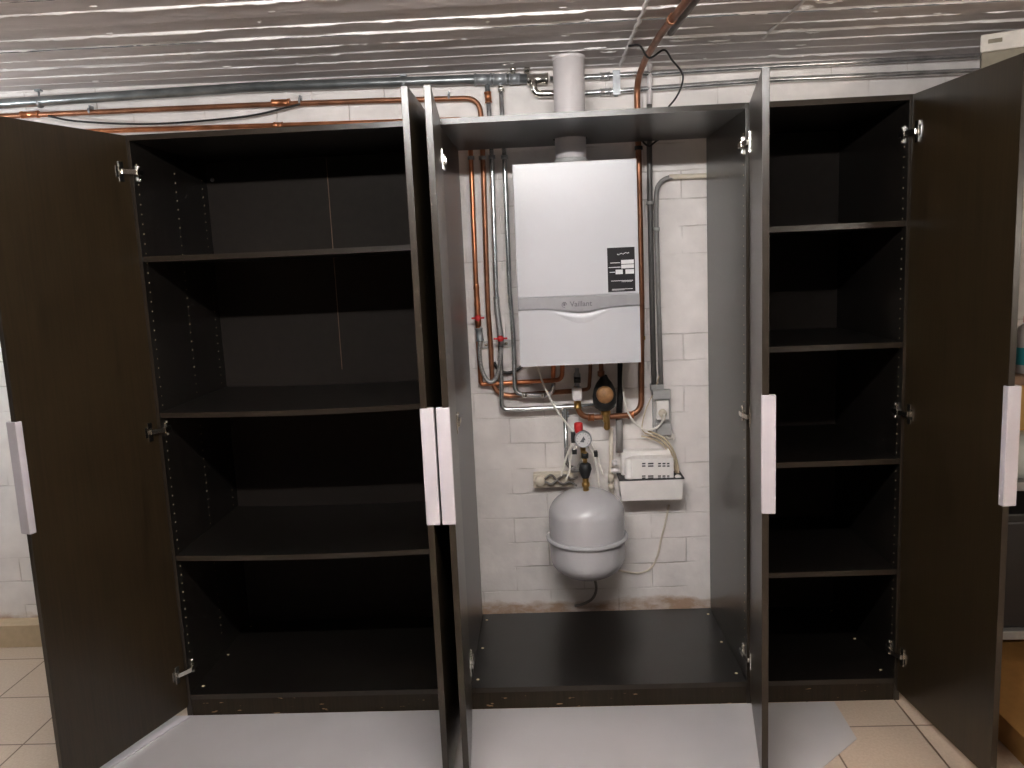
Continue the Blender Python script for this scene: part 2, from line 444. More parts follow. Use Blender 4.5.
def carcass(root, x0, x1, back, pegl, pegr):
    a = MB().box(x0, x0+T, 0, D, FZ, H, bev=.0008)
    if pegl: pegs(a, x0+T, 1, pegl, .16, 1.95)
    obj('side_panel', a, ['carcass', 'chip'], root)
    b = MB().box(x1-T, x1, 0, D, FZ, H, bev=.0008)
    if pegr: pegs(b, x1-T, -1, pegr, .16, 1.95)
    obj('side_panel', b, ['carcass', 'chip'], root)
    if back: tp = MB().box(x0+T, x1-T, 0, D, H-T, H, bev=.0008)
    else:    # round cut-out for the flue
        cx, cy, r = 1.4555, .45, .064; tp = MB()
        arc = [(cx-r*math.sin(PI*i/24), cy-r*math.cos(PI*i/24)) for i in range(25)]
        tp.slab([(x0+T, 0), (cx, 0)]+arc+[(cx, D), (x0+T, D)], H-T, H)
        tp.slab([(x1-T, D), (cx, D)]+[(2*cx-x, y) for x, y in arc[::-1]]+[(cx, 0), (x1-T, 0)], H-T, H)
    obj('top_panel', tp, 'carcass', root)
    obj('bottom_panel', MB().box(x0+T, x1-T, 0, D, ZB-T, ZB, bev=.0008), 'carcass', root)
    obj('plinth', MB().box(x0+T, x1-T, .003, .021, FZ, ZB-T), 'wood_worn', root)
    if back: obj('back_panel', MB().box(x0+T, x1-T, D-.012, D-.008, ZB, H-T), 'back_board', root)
    for xx in (x0+.04, x1-.04):
        for yy in (.06, .3, .55):
            caps = MB().lathe([(.0055, -.003), (.0055, .001), (.003, .0016), (0, .0016)], (xx, yy, ZB), 'z', 10)
            obj('screw_cap', caps, 'chip', root)

wl = thing('wardrobe', 'wide dark brown wardrobe at the left with four empty compartments and both doors open', 'wardrobe', (.5, .3, 0))
carcass(wl, 0, 1.0, True, (.03, .31, .55), None)
for z, sg in ((1.622, .002), (1.098, .009), (.59, .009)): shelf(wl, T, 1.0-T, z, sg)
obj('back_joint_strip', MB().box(.5016, .5034, D-.016, D-.012, 1.15, H-T), 'shelf_brown', wl)
hk = MB().cyl((.035, D-.012, 1.926), (.035, D-.03, 1.926), .007, 12); 
hk = MB().lathe([(0, .012), (.006, .01), (.0085, .004), (.007, 0)], (.042, D-.012, 1.926), 'y', 14)
obj('wall_fixing', hk, 'grey_plastic', wl)
dv, ni = door(wl, .009, 1, 110.4, None)
for z in (1.892, 1.04, .169): hinge(wl, T, 1, .008, dv, ni, z)
dv, ni = door(wl, .985, -1, 90.1, None)
for z in (1.892, 1.04, .169): hinge(wl, 1.0-T, -1, .985, dv, ni, z)

wm = thing('wardrobe', 'middle dark brown wardrobe with no back built around the white boiler', 'wardrobe', (1.505, .3, 0))
carcass(wm, 1.005, 2.005, False, None, (.03,))
dv, ni = door(wm, 1.028, 1, 85.9, None)
for z in (1.880, 1.03, .175): hinge(wm, 1.005+T, 1, 1.028, dv, ni, z)
dv, ni = door(wm, 1.997, -1, 79.5, None)
for z in (1.885, 1.017, .172): hinge(wm, 2.005-T, -1, 1.997, dv, ni, z)

wr = thing('wardrobe', 'narrow dark brown wardrobe at the right with one door open and five compartments', 'wardrobe', (2.26, .3, 0))
carcass(wr, 2.009, 2.509, True, None, (.03,))
for z in (1.625, 1.238, .849, .464): shelf(wr, 2.009+T, 2.509-T, z, .0)
dv, ni = door(wr, 2.498, -1, 95.8, None)
for z in (1.892, 1.007, .17): hinge(wr, 2.509-T, -1, 2.497, dv, ni, z)

# ------------------------------------------------------------------ boiler
bx0, bx1, bz0, bz1, byf = 1.24, 1.68, 1.168, 1.893, .30
bo = thing('boiler', 'white wall hung gas boiler with silver band in the middle wardrobe', 'boiler', (1.46, .5, bz0))
obj('casing', MB().box(bx0, bx1, byf+.006, W-.012, bz0+.004, bz1, bev=.006), 'white', bo)
zb_t = 1.417   # top of the silver band
obj('front_panel', MB().box(bx0, bx1, byf, byf+.012, zb_t+.003, bz1, bev=.003), 'white', bo)
def wave(t):
    d = (t-.52)/.17
    return .040+.017*math.exp(-d*d)
N = 40
poly = [(bx0+(bx1-bx0)*i/N, zb_t-wave(i/N)) for i in range(N+1)]
band = MB().prism(poly+[(bx1, zb_t), (bx0, zb_t)], byf-.004, byf+.012)
bd = obj('trim_band', band, 'silver', bo); bd['label'] = 'silver band with maker lettering'
low = MB().prism([(bx0, bz0), (bx1, bz0)]+[(x, z-.0035) for x, z in poly[::-1]], byf-.001, byf+.012)
lc = obj('lower_cover', low, 'white', bo)
# shallow grip under the band
gr = MB(); gv = []; n = 24
for i in range(n+1):
    t = .28+.48*i/n; x = bx0+(bx1-bx0)*t; z = zb_t-wave(t)-.008; e = math.sin(PI*i/n)
    gv += [(x, byf-.001, z), (x, byf-.001-.003*e, z-.008*e-.001), (x, byf-.001-.004*e, z-.016*e-.002), (x, byf-.001, z-.030*e-.003)]
gr.add(gv, [(i*4+j, i*4+j+1, (i+1)*4+j+1, (i+1)*4+j) for i in range(n) for j in range(3)], 0, True)
obj('grip', gr, 'white', lc)
def text(body, size, loc, parent, mat, name, rot=(PI/2, 0, 0), shear=0):
    c = bpy.data.curves.new('lettering', 'FONT'); c.body = body; c.size = size; c.extrude = .0004; c.align_x = 'CENTER'; c.align_y = 'CENTER'; c.offset = .0004
    t = bpy.data.objects.new('lettering', c); COL.objects.link(t); bpy.context.view_layer.update()
    me = bpy.data.meshes.new_from_object(t.evaluated_get(bpy.context.evaluated_depsgraph_get())); bpy.data.objects.remove(t)
    o = bpy.data.objects.new(name, me); COL.objects.link(o); o.parent = parent
    o.location = Vector(loc)-base_of(parent); o.rotation_euler = rot
    me.materials.clear(); me.materials.append(MAT[mat]); return o
text('Vaillant', .027, (1.468, byf-.0045, zb_t-.027), bd, 'print', 'maker_lettering')
em = MB(); ex, ez = 1.408, zb_t-.028
for i in range(20):
    pass
ring = [(ex+.0085*math.cos(2*PI*i/20), byf-.0045, ez+.0095*math.sin(2*PI*i/20)) for i in range(17)]
em.sweep(ring, .0011, 6)
em.cyl((ex+.001, byf-.0045, ez+.001), (ex+.004, byf-.0045, ez+.011), .0013, 6).cyl((ex-.002, byf-.0045, ez+.001), (ex-.001, byf-.0045, ez+.011), .0013, 6)
em.lathe([(0, .0012), (.003, .0006), (.0035, 0)], (ex, byf-.0042, ez-.001), 'y', 10)
obj('maker_emblem', em, 'print', bd)
# dark data sticker
p0, p1 = at(607, 248, byf), at(635.5, 291, byf)
sx0, sx1, sz0, sz1 = p0.x, p1.x, p1.z, p0.z
fp = bo
st = obj('data_sticker', MB().box(sx0, sx1, byf-.0008, byf+.001, sz0, sz1), 'sticker', fp); st['label'] = 'dark sticker with white fields and small print'
pr = MB()
def field(u0, u1, v0, v1): pr.box(sx0+(sx1-sx0)*u0, sx0+(sx1-sx0)*u1, byf-.0014, byf-.0006, sz1-(sz1-sz0)*v1, sz1-(sz1-sz0)*v0)
for f in ((.5, .96, .285, .375), (.5, .96, .39, .475), (.29, .55, .5, .6), (.65, .96, .5, .6)): field(*f)
for f in ((.1, .46, .335, .35), (.04, .48, .435, .45), (.07, .27, .545, .56), (.12, .92, .745, .757), (.5, .88, .772, .78), (.14, .9, .935, .946), (.14, .6, .958, .966)): field(*f)
for i in range(9):
    u = .36+i*.05; dv = .01*math.sin(i*1.9); field(u, u+.034, .145+dv-.004*i, .165+dv-.004*i)
obj('sticker_print', pr, 'paper', st)

# flue: passes up through the top panel
fl = thing('flue_pipe', 'thick white flue pipe rising from the boiler to the ceiling', 'flue pipe', (1.455, .45, bz1))
obj('pipe', MB().cyl((1.455, .45, bz1+.001), (1.458, .45, zc(1.458)-.004), .0575, 40), 'white_pipe', fl)
obj('collar', MB().lathe([(.0575, 0), (.0615, 0), (.0615, .022), (.060, .025), (.0575, .025)], (1.455, .45, bz1+.002), 'z', 40), 'grey_plastic', fl)
obj('ceiling_sleeve', MB().lathe([(.0575, 0), (.0605, 0), (.0605, -.012), (.0575, -.012)], (1.458, .45, zc(1.458)-.004), 'z', 40), 'white_pipe', fl)

# ------------------------------------------------------------------ pipework
PY = .628
def pts(lst, y): return [at(u, v, (y if len(q) == 0 else q[0])) for u, v, *q in lst]
def run(name, label, cat, paths, mat, r, bend=.05, group=None):
    """paths: list of world polylines that make one continuous pipe"""
    t = thing(name, label, cat, paths[0][0], group)
    mb = MB()
    for p in paths: mb.pipe(p, r, bend)
    obj('pipe', mb, mat, t); return t
def sleeve(root, name, a, b, r, mat, n=14, flange=True):
    a = Vector(a); b = Vector(b); d = (b-a)
    mb = MB()
    if flange: mb.sweep([a, a+d*.12, a+d*.14, a+d*.86, a+d*.88, b], r, n, 0, True, [r*1.12, r*1.12, r, r, r*1.12, r*1.12])
    else: mb.cyl(a, b, r, n)
    return obj(name, mb, mat, root)
def clip(root, u, v, y, r, mat='steel_dull'):
    p = at(u, v, y)
    mb = MB().lathe([(r, -.007), (r+.004, -.007), (r+.004, .007), (r, .007)], p, 'z', 14)
    mb.box(p.x-.006, p.x+.006, p.y+r, W, p.z-.006, p.z+.006)
    return obj('pipe_clip', mb, mat, root)

# long galvanised pipe under the ceiling, with drops C and D
t = run('steel_pipe', 'thick galvanised pipe running left along the wall just below the ceiling', 'pipe',
        [pts([(-230, 116), (0, 104), (256, 87), (480, 79.3), (548, 78.5)], .625)], 'galvanised', .019, .0)
for u0, u1, v in ((474, 492, 79.3), (493, 507, 79), (509, 520, 78.7)):
    sleeve(t, 'pipe_fitting', at(u0, v+.3, .625), at(u1, v, .625), .0205, 'steel_dull')
for u, v in ((513, 79), (527, 79)):
    m = MB().cyl(at(u, v, .625), at(u, v-8, .625), .010, 12).cyl(at(u, v-8, .625), at(u, v-11, .625), .013, 10)
    obj('bleed_valve', m, 'nickel', t)
sleeve(t, 'pipe_fitting', at(527, 79.5, .625), at(548, 79, .625), .021, 'nickel')
m = MB().pipe(pts([(533, 79.5), (534, 94), (555, 93.5)], .622), .0145, .03); obj('elbow', m, 'nickel', t)
for u, v in ((40, 97), (404, 78)):
    p = at(u, v+6, .625); m = MB().cyl(p, (p.x, p.y, zc(p.x)-.004), .004, 8).box(p.x-.012, p.x+.012, p.y-.01, p.y+.01, zc(p.x)-.010, zc(p.x)-.003)
    m.lathe([(.0165, -.006), (.0195, -.006), (.0195, .006), (.0165, .006)], p, 'x', 14); obj('pipe_hanger', m, 'steel_dull', t)

t = run('steel_pipe', 'upper of two thin steel pipes running right from the flue under the ceiling', 'pipe',
        [pts([(550, 79), (590, 77), (768, 66.5), (978, 56), (1150, 48)], .63)], 'steel', .0105, 0)
sleeve(t, 'pipe_coupling', at(600, 76.3, .63), at(610, 75.7, .63), .0135, 'steel')
t = run('steel_pipe', 'lower of two thin steel pipes running right from the flue under the ceiling', 'pipe',
        [pts([(555, 95), (590, 93), (768, 80), (975, 71), (1150, 63)], .63)], 'steel', .0105, 0)
sleeve(t, 'pipe_coupling', at(600, 92.4, .63), at(611, 91.6, .63), .0135, 'steel')
p = at(616, 84, .64)
pc = MB().box(p.x-.006, p.x+.006, .641, W, p.z-.045, p.z+.045).box(p.x-.014, p.x+.014, .612, .618, p.z-.045, p.z+.045).box(p.x-.003, p.x+.003, .612, W, p.z-.004, p.z+.004)
tag(obj('pipe_bracket', pc, 'steel_dull'), 'small double steel bracket holding the two thin pipes right of the flue', 'bracket')

# copper, upper: along the wall then down the left of the boiler (B)
t = run('copper_pipe', 'upper of the two long copper pipes above the left wardrobe, curving down beside the boiler', 'pipe',
        [pts([(-230, 127), (0, 116.5), (256, 105), (380, 100.5), (479.5, 98), (482, 130), (488, 310), (491, 350), (493, 397), (572, 391)], .634)], 'copper_dull', .0102, .085)
for u, v in ((281, 102.7), (30, 114.6)): sleeve(t, 'pipe_coupling', at(u-9, v+.4, .634), at(u+9, v-.4, .634), .0130, 'copper')
for u, v in ((300, 101), (449, 97), (90, 111)):
    p = at(u, v, .634); obj('pipe_clip', MB().box(p.x-.003, p.x+.003, .632, W, p.z+.008, p.z+.022).lathe([(.0108, -.004), (.0135, -.004), (.0135, .004), (.0108, .004)], p, 'x', 14), 'steel_dull', t)
clip(t, 482.3, 158, .634, .0108)
# copper, lower (A)
t = run('copper_pipe', 'lower long copper pipe above the left wardrobe, leftmost one beside the boiler', 'pipe',
        [pts([(-230, 145), (100, 131), (256, 126), (400, 121.5), (467, 119), (470.5, 150), (476, 283), (478.5, 345), (481, 384.5), (487, 384), (551, 380.5), (562, 379.5, .60), (562.5, 362, .60)], .632),
         pts([(553, 380.5), (553.5, 362)], .63)], 'copper', .0095, .04)
sleeve(t, 'pipe_coupling', at(274, 125.5, .632), at(283, 125.2, .632), .0118, 'copper')
clip(t, 471, 158, .632, .0095)
vb = MB().sweep(pts([(476.2, 284), (476.4, 288), (476.6, 290), (477, 300), (477.2, 304), (477.6, 312), (478, 318), (478.3, 326)], .622), .0125, 12, 0, True, [.0105, .0125, .0108, .0108, .0125, .0112, .0135, .0115])
v = obj('shutoff_valve', vb, 'copper', t)
hd = MB(); p = at(477.9, 318, .59)
hd.box(p.x-.026, p.x+.026, p.y-.006, p.y+.004, p.z-.004, p.z+.004, bev=.002).lathe([(.011, -.02), (.013, .004), (.011, .012), (0, .012)], p, 'y', 14)
obj('valve_handle', hd, 'red', v)['label'] = 'red butterfly handle'
sleeve(t, 'union', at(478.8, 328, .622), at(480.2, 341, .622), .0145, 'steel_dull')
# C
t = run('steel_pipe', 'galvanised pipe left of the boiler with a red valve, turning right below it', 'pipe',
        [pts([(487, 82), (489.5, 118), (491.5, 150), (496, 290), (500.5, 345, .615), (502, 409, .605), (514, 409.5, .605), (575, 406.5, .605), (599, 405, .605)], .625), pts([(565, 407), (566.5, 466), (580, 470)], .605)], 'steel', .0095, .05)
sleeve(t, 'union', at(487.5, 92, .625), at(488.7, 103, .625), .013, 'copper')
sleeve(t, 'pipe_fitting', at(563.5, 407.2, .615), at(570, 406.6, .615), .0125, 'nickel')
sleeve(t, 'pipe_fitting', at(565, 411, .612), at(565.4, 417, .612), .0135, 'steel_dull')
clip(t, 491.9, 157, .625, .0095)
vb = MB().sweep(pts([(496.3, 297), (496.7, 302), (497, 308), (499, 325), (500.3, 335), (500.8, 346)], .607), .013, 12, 0, True, [.0125, .0112, .0112, .0115, .0135, .0125])
v = obj('shutoff_valve', vb, 'braid', t)
hd = MB(); p = at(500.4, 338.5, .577)
hd.box(p.x-.028, p.x+.028, p.y-.006, p.y+.004, p.z-.004, p.z+.004, bev=.002).lathe([(.011, -.02), (.013, .004), (.011, .012), (0, .012)], p, 'y', 14)
obj('valve_handle', hd, 'red', v)['label'] = 'red butterfly handle'
# D
t = run('steel_pipe', 'galvanised pipe nearest the left side of the boiler', 'pipe',
        [pts([(500.5, 82), (502.5, 118), (504, 150), (509.5, 290), (513.5, 340), (515, 394.5, .60), (547, 395, .60), (553, 391, .60), (553.3, 383, .60)], .625)], 'steel', .0095, .04)
sleeve(t, 'pipe_fitting', at(500.8, 86, .625), at(501.2, 92, .625), .0125, 'nickel')
sleeve(t, 'pipe_fitting', at(522, 395, .60), at(527, 395, .60), .0115, 'nickel')
sleeve(t, 'pipe_fitting', at(541, 395.2, .60), at(546, 395, .60), .0115, 'nickel')
clip(t, 504.3, 157, .625, .0095)
# flexible filling loop between the two red valves
hs = MB().sweep(smooth(pts([(479.9, 341), (479.5, 352), (481, 366), (485, 377), (490.5, 382), (496, 377.5), (499.5, 366), (500.6, 352), (500.9, 347)], .596)), .0085, 12)
tag(obj('flexible_hose', hs, 'braid'), 'braided steel hose hanging in a loop between the two red valves', 'hose')
for (u, v), lb in (((486.5, 345), 'pale pipe bracket with a screw between the left copper pipes'), ((507, 343.5), 'pale pipe bracket with a screw between the galvanised pipes beside the boiler')):
    p = at(u, v, .64); b = thing('pipe_bracket', lb, 'bracket', (p.x, .64, p.z), 'pipe brackets beside the boiler')
    obj('plate', MB().box(p.x-.022, p.x+.022, .646, W, p.z-.014, p.z+.014, bev=.002), 'grey_plastic', b)
    obj('screw', MB().lathe([(0, .004), (.005, .004), (.007, .001), (.007, 0)], (p.x-.003, .646, p.z), 'y', 12), 'nickel', b)
# H copper gas pipe: under the boiler, up its right side, then along the ceiling
Hp = pts([(576.5, 386, .575), (578.5, 417.5, .59), (605, 417, .59), (641.3, 414, .605), (641.5, 300, .622), (637.8, 120, .622)], 0)
Hp += [Vector((1.7255, .622, 2.215)), Vector((1.736, .45, 2.258)), Vector((1.745, .12, 2.259)), Vector((1.772, -.25, 2.258)), Vector((1.81, -.8, 2.255)), Vector((2.0, -3.5, 2.255))]
t = run('copper_pipe', 'copper pipe up the right side of the boiler and along the ceiling toward the viewer', 'pipe', [Hp], 'copper_dull', .0118, .06)
sleeve(t, 'pipe_fitting', at(588, 417.5, .59), at(594, 417.4, .59), .0145, 'copper')
sleeve(t, 'pipe_fitting', at(628, 415.1, .60), at(633, 414.6, .602), .0145, 'copper')
sleeve(t, 'pipe_fitting', at(577.2, 399, .582), at(577.8, 408, .585), .014, 'brass')
clip(t, 638.6, 148, .622, .0118, 'black'); clip(t, 641.5, 338, .622, .0118, 'brass')
m = MB().lathe([(.0118, -.012), (.0155, -.012), (.0155, .012), (.0118, .012)], (1.755, -.03, 2.2585), 'y', 16).box(1.752, 1.758, -.036, -.024, 2.272, zc(1.75)-.003)
obj('pipe_clip', m, 'copper_dull', t)
# white pipe on the ceiling and down, dark conduit below
wp = [Vector((1.83, -.8, 2.262)), Vector((1.80, -.25, 2.262)), Vector((1.785, .02, 2.262)), Vector((1.778, .13, 2.262))]
tag(obj('conduit', MB().pipe(wp, .010, .04), 'conduit_light'), 'short grey conduit on the ceiling beside the copper pipe', 'conduit')
tag(obj('conduit', MB().pipe(pts([(650, 62), (649.6, 85), (649.3, 104)], .63), .0105, .02), 'white_pipe'), 'short white painted pipe above the middle wardrobe right of the flue', 'conduit')
t = run('conduit', 'dark grey vertical conduit just right of the copper pipe beside the boiler', 'conduit', [pts([(649.3, 104.6), (649.3, 145), (650, 203), (652, 300), (654, 387)], .632)], 'conduit', .0108, .02)
clip(t, 650, 203, .632, .0108, 'grey_plastic')
t = run('conduit', 'grey conduit bending from horizontal to vertical right of the boiler', 'conduit', [pts([(740, 174.5), (656.5, 177.5), (656, 215), (658.4, 300), (661, 387)], .638)], 'conduit_light', .0095, .075)
clip(t, 656.4, 229, .638, .0095, 'grey_plastic')
obj('painted_section', MB().cyl(at(669, 177, .638), at(739, 174.6, .638), .0099, 14), 'cream', t)

# ------------------------------------------------------------------ under the boiler
def pxbox(mb, u0, u1, v0, v1, yf, yb, mi=0, bev=.002):
    a = at(u0, v0, yf); b = at(u1, v1, yf)
    mb.box(a.x, b.x, yf, yb, b.z, a.z, mi, bev); return mb
t = thing('safety_valve', 'white plastic valve with a dark union under the boiler', 'valve', at(577, 394, .56))
obj('valve_body', pxbox(MB(), 572, 582.5, 388, 401, .55, .60, bev=.008), 'white_pipe', t)
m = MB().sweep(pts([(577, 368), (577, 372), (577, 374), (577, 380), (577, 382), (577, 389)], .575), .01, 12, 0, True, [.009, .009, .014, .014, .010, .012])
obj('union', m, 'steel_dull', t)
m = MB().pipe(pts([(582, 390), (589, 389), (590.2, 372), (590.3, 362)], .585), .0075, .03); obj('side_pipe', m, 'copper_dull', t)
m = MB().cyl(at(574, 380, .56), at(580.5, 380, .56), .012, 8); obj('nut', m, 'black', t)
t = thing('gas_regulator', 'black and bronze round regulator hanging under the boiler with a brass nut below', 'regulator', at(605, 395, .53))
c = at(604.5, 396, .55)
prof = [(.012, .085), (.018, .07), (.03, .055), (.042, .03), (.048, .0), (.047, -.025), (.04, -.045), (.022, -.058), (.01, -.06)]
obj('housing', MB().lathe(prof, c, 'z', 28), 'black', t)
obj('cap', MB().lathe([(.034, 0), (.034, .028), (.029, .036), (.0, .037)], (c.x-.001, c.y-.022, c.z+.012), 'y', 24), 'tan', t)['label'] = 'tan round cap'
obj('inlet_pipe', MB().cyl(at(601, 360, .55), at(601.5, 377, .55), .0095, 12).cyl(at(601, 371, .55), at(601.2, 376, .55), .014, 8), 'copper_dull', t)
m = MB().sweep(pts([(605.5, 409, .56), (606, 414, .56), (606, 415, .56), (606.5, 421, .56), (607, 422, .56), (607, 428, .56), (607, 430, .56)], 0), .01, 10, 0, True, [.02, .02, .014, .014, .012, .014, .008])
obj('brass_nut', m, 'brass', t)
tag(obj('drain_pipe', MB().pipe(pts([(620.5, 362), (620.5, 390), (619, 415)], .615), .0125, .02), 'black'), 'black pipe hanging behind the bronze regulator under the boiler', 'pipe')
tag(obj('drain_pipe', MB().pipe(pts([(619, 416.5), (619.5, 452)], .62), .0145, .02), 'conduit_light'), 'short grey pipe going down behind the condensate pump', 'pipe')
t = thing('drain_pipe', 'thin cream drain tube left of the condensate pump', 'pipe', at(611, 470, .62))
obj('tube', MB().pipe(pts([(611, 428), (611, 462), (610.5, 478), (612, 497)], .632), .009, .02), 'cream', t)
obj('tube_fitting', MB().cyl(at(611, 474, .632), at(611, 482, .632), .0125, 12).cyl(at(611, 484, .632), at(611.5, 489, .632), .0125, 12), 'cream', t)
obj('hose_connector', MB().cyl(at(611, 470, .60), at(619, 471, .60), .009, 10).cyl(at(612, 463, .60), at(617, 463, .60), .012, 10), 'white_pipe', t)

# wall socket right
t = thing('wall_socket', 'grey and white wall socket below the two conduits, plug in it', 'socket', at(662, 413, .65))
obj('back_box', pxbox(MB(), 652.5, 671, 391, 436, .63, W, bev=.004), 'grey_plastic', t)
obj('lid', pxbox(MB(), 653, 671, 390.5, 399, .60, .63, bev=.003), 'grey_plastic', t)
obj('socket_face', pxbox(MB(), 656.5, 669, 401, 419.5, .605, .632, bev=.003), 'pump_white', t)
obj('lower_box', pxbox(MB(), 656.5, 672, 424, 435.5, .605, .632, bev=.006), 'grey_plastic', t)
obj('conduit_entry', pxbox(MB(), 651, 664, 385, 391, .617, W, bev=.002), 'grey_plastic', t)
# cables on the right
t = thing('power_cable', 'white cable with a round plug hanging from the boiler to the right wall socket', 'cable', at(640, 425, .58))
obj('cable', MB().sweep(smooth(pts([(623.8, 360), (623, 385), (626, 407), (634, 422), (645, 429.5), (656, 428), (662.5, 421), (664, 414)], .585)), .004, 10), 'cable_white', t)
p = at(662.5, 413, .60); obj('plug', MB().lathe([(.0165, -.006), (.0165, .008), (.0145, .014), (0, .015)], p, 'y', 20).box(p.x-.006, p.x+.01, p.y-.012, p.y+.002, p.z-.03, p.z-.01, bev=.003), 'cream', t)
for i, (off, r, lb) in enumerate((((0, 0), .0042, 'thick beige cable, outermost of the bundle, from the right wall socket to the condensate pump'), ((-4, 2), .0036, 'beige cable, middle of the bundle, curving from the wall socket to the condensate pump'), ((-8, 5), .003, 'thin beige cable, lowest of the bundle, dropping onto the condensate pump'))):
    q = [(648, 431), (656, 434), (666, 440), (673, 450), (677, 462), (678.5, 473)]
    k = [(u+off[0]*(1-j/6)*.6, v+off[1]*(1-j/6)) for j, (u, v) in enumerate(q)]
    m = MB().sweep(smooth(pts([(u+off[0]*.25, v, .60+.012*i) for u, v in k], 0)), r, 8)
    tag(obj('cable', m, 'cable_beige'), lb, 'cable', 'beige cables at the condensate pump')
m = MB().sweep(smooth(pts([(659, 376), (655, 390), (650, 400), (645, 412), (642, 428), (646, 434)], .622)), .0024, 8)
tag(obj('cable', m, 'cable_beige'), 'thin beige wire running down the wall left of the right socket', 'cable')
m = MB().sweep(smooth(pts([(666, 436), (669, 439), (672, 436.5), (671, 434), (674, 436), (673, 440)], .612)), .003, 8)
tag(obj('cable', m, 'cable_white'), 'short curled white wire under the right wall socket', 'cable')

# condensate pump
pf = .545; PD = -.010
t = thing('condensate_pump', 'white condensate pump box on the wall below the right socket', 'pump', at(651, 500, .6))
a0, a1, b0, b1 = at(619.5, 482, pf), at(684, 481.5, pf), at(622, 502, pf), at(682, 501.5, pf)
zt, zb_ = .664+PD, .579+PD
tr = MB().hexa([Vector((b0.x, pf+.006, zb_)), Vector((b1.x, pf+.006, zb_)), Vector((b1.x, W-.004, zb_)), Vector((b0.x, W-.004, zb_)),
                Vector((a0.x, pf, zt)), Vector((a1.x, pf, zt)), Vector((a1.x, W-.004, zt)), Vector((a0.x, W-.004, zt))])
obj('tank', tr, 'pump_white', t)
obj('tank_rim', MB().box(a0.x-.002, a1.x+.002, pf-.002, W-.004, zt, zt+.006, bev=.001), 'slot', t)
mo = pxbox(MB(), 632, 674, 459.5, 483, .552, .64, bev=.004); ho = obj('motor_housing', mo, 'pump_white', t)
sl = MB()
for v in (463, 465.5, 475.5, 477.5, 479.5):
    for u0, u1 in ((642, 645.5), (648, 653.5), (658, 661), (662.5, 665.5), (667, 669.5)):
        pxbox(sl, u0, u1, v, v+1.2, .5512, .5525, 0, 0)
obj('vent_slots', sl, 'slot', ho)
obj('back_cover', pxbox(MB(), 621, 671, 451.5, 484, .615, W-.004, bev=.008), 'pump_white', t)
c = at(629.5, 480, .566)
obj('float_tower', MB().lathe([(.0, 0), (.019, 0), (.019, .012), (.0165, .014), (.0165, .08), (.012, .086), (0, .087)], (c.x, c.y, zt+.004), 'z', 20), 'pump_white', t)
c = at(678, 478.5, .563)
obj('cable_gland', MB().lathe([(.014, -.012), (.016, 0), (.014, .014), (0, .015)], c, 'y', 16), 'pump_white', t)
tag(obj('drain_hose', MB().sweep(smooth(pts([(669, 505), (666, 520), (661, 540), (657.5, 556), (651, 568), (640, 573), (628, 572), (610, 568)], .6552)), .0042, 8), 'cream'),
    'thin cream hose curving down the wall from the condensate pump to behind the vessel', 'hose')

# ------------------------------------------------------------------ expansion vessel
vx, vy, vr = 1.4725, .487, .151
t = thing('expansion_vessel', 'grey expansion vessel with a clamp ring hung on the wall under the boiler', 'vessel', (vx, vy, .28))
def dome(r, h0, h1, up, n=10): return [(r*math.sin(PI/2*(1-i/n))**.8 if i < n else 0, h0+(h1-h0)*math.sin(PI/2*i/n)) for i in range(n+1)]
zt1, zb1 = .645, .275
prof = [(r, z) for r, z in dome(vr*.99, .385, zb1, False)][::-1]
prof = [(0, zb1)]+[(vr*.985*math.sin(a), .365-(.365-zb1)*math.cos(a)) for a in [PI/2*i/10 for i in range(1, 11)]]
prof += [(vr*.99, .40), (vr, .47), (vr, .545)]
prof += [(vr*math.cos(a), .545+(zt1-.545)*math.sin(a)) for a in [PI/2*i/12 for i in range(1, 12)]]+[(.012, zt1+.001), (0, zt1+.001)]
obj('tank', MB().lathe(prof, (vx, vy, 0), 'z', 56), 'vessel', t)
ring = [(vx+(vr+.004)*math.cos(2*PI*i/64), vy+(vr+.004)*math.sin(2*PI*i/64), .448) for i in range(65)]
rg = MB().sweep(ring, .0095, 10, 0, False)
rg.box(vx-.05, vx+.05, vy+vr, W-.002, .44, .456)
obj('clamp_ring', rg, 'vessel', t)
zn = zt1
vc = vy-.02
m = MB().sweep([(vx, vc, zn-.02), (vx, vc, zn+.015), (vx, vc, zn+.016), (vx, vc, zn+.03), (vx, vc, zn+.031), (vx, vc, zn+.055)], .012, 12, 0, True, [.012, .012, .016, .016, .012, .012])
obj('brass_stem', m, 'brass', t)
m = MB().sweep([(vx, vc, zn+.05), (vx, vc, zn+.062), (vx, vc, zn+.085), (vx, vc, zn+.105), (vx, vc, zn+.112)], .02, 16, 0, True, [.014, .019, .026, .022, .012])
obj('cap_valve', m, 'black', t)
tag(obj('drain_hose', MB().sweep(smooth(pts([(592, 570, .50), (595.5, 582, .52), (596, 591, .56), (592, 599, .6), (583, 604, .63), (575, 605.5, .645)], 0)), .0058, 10), 'cable_grey'),
    'short dark grey hose curving from under the grey vessel to the wall', 'hose')
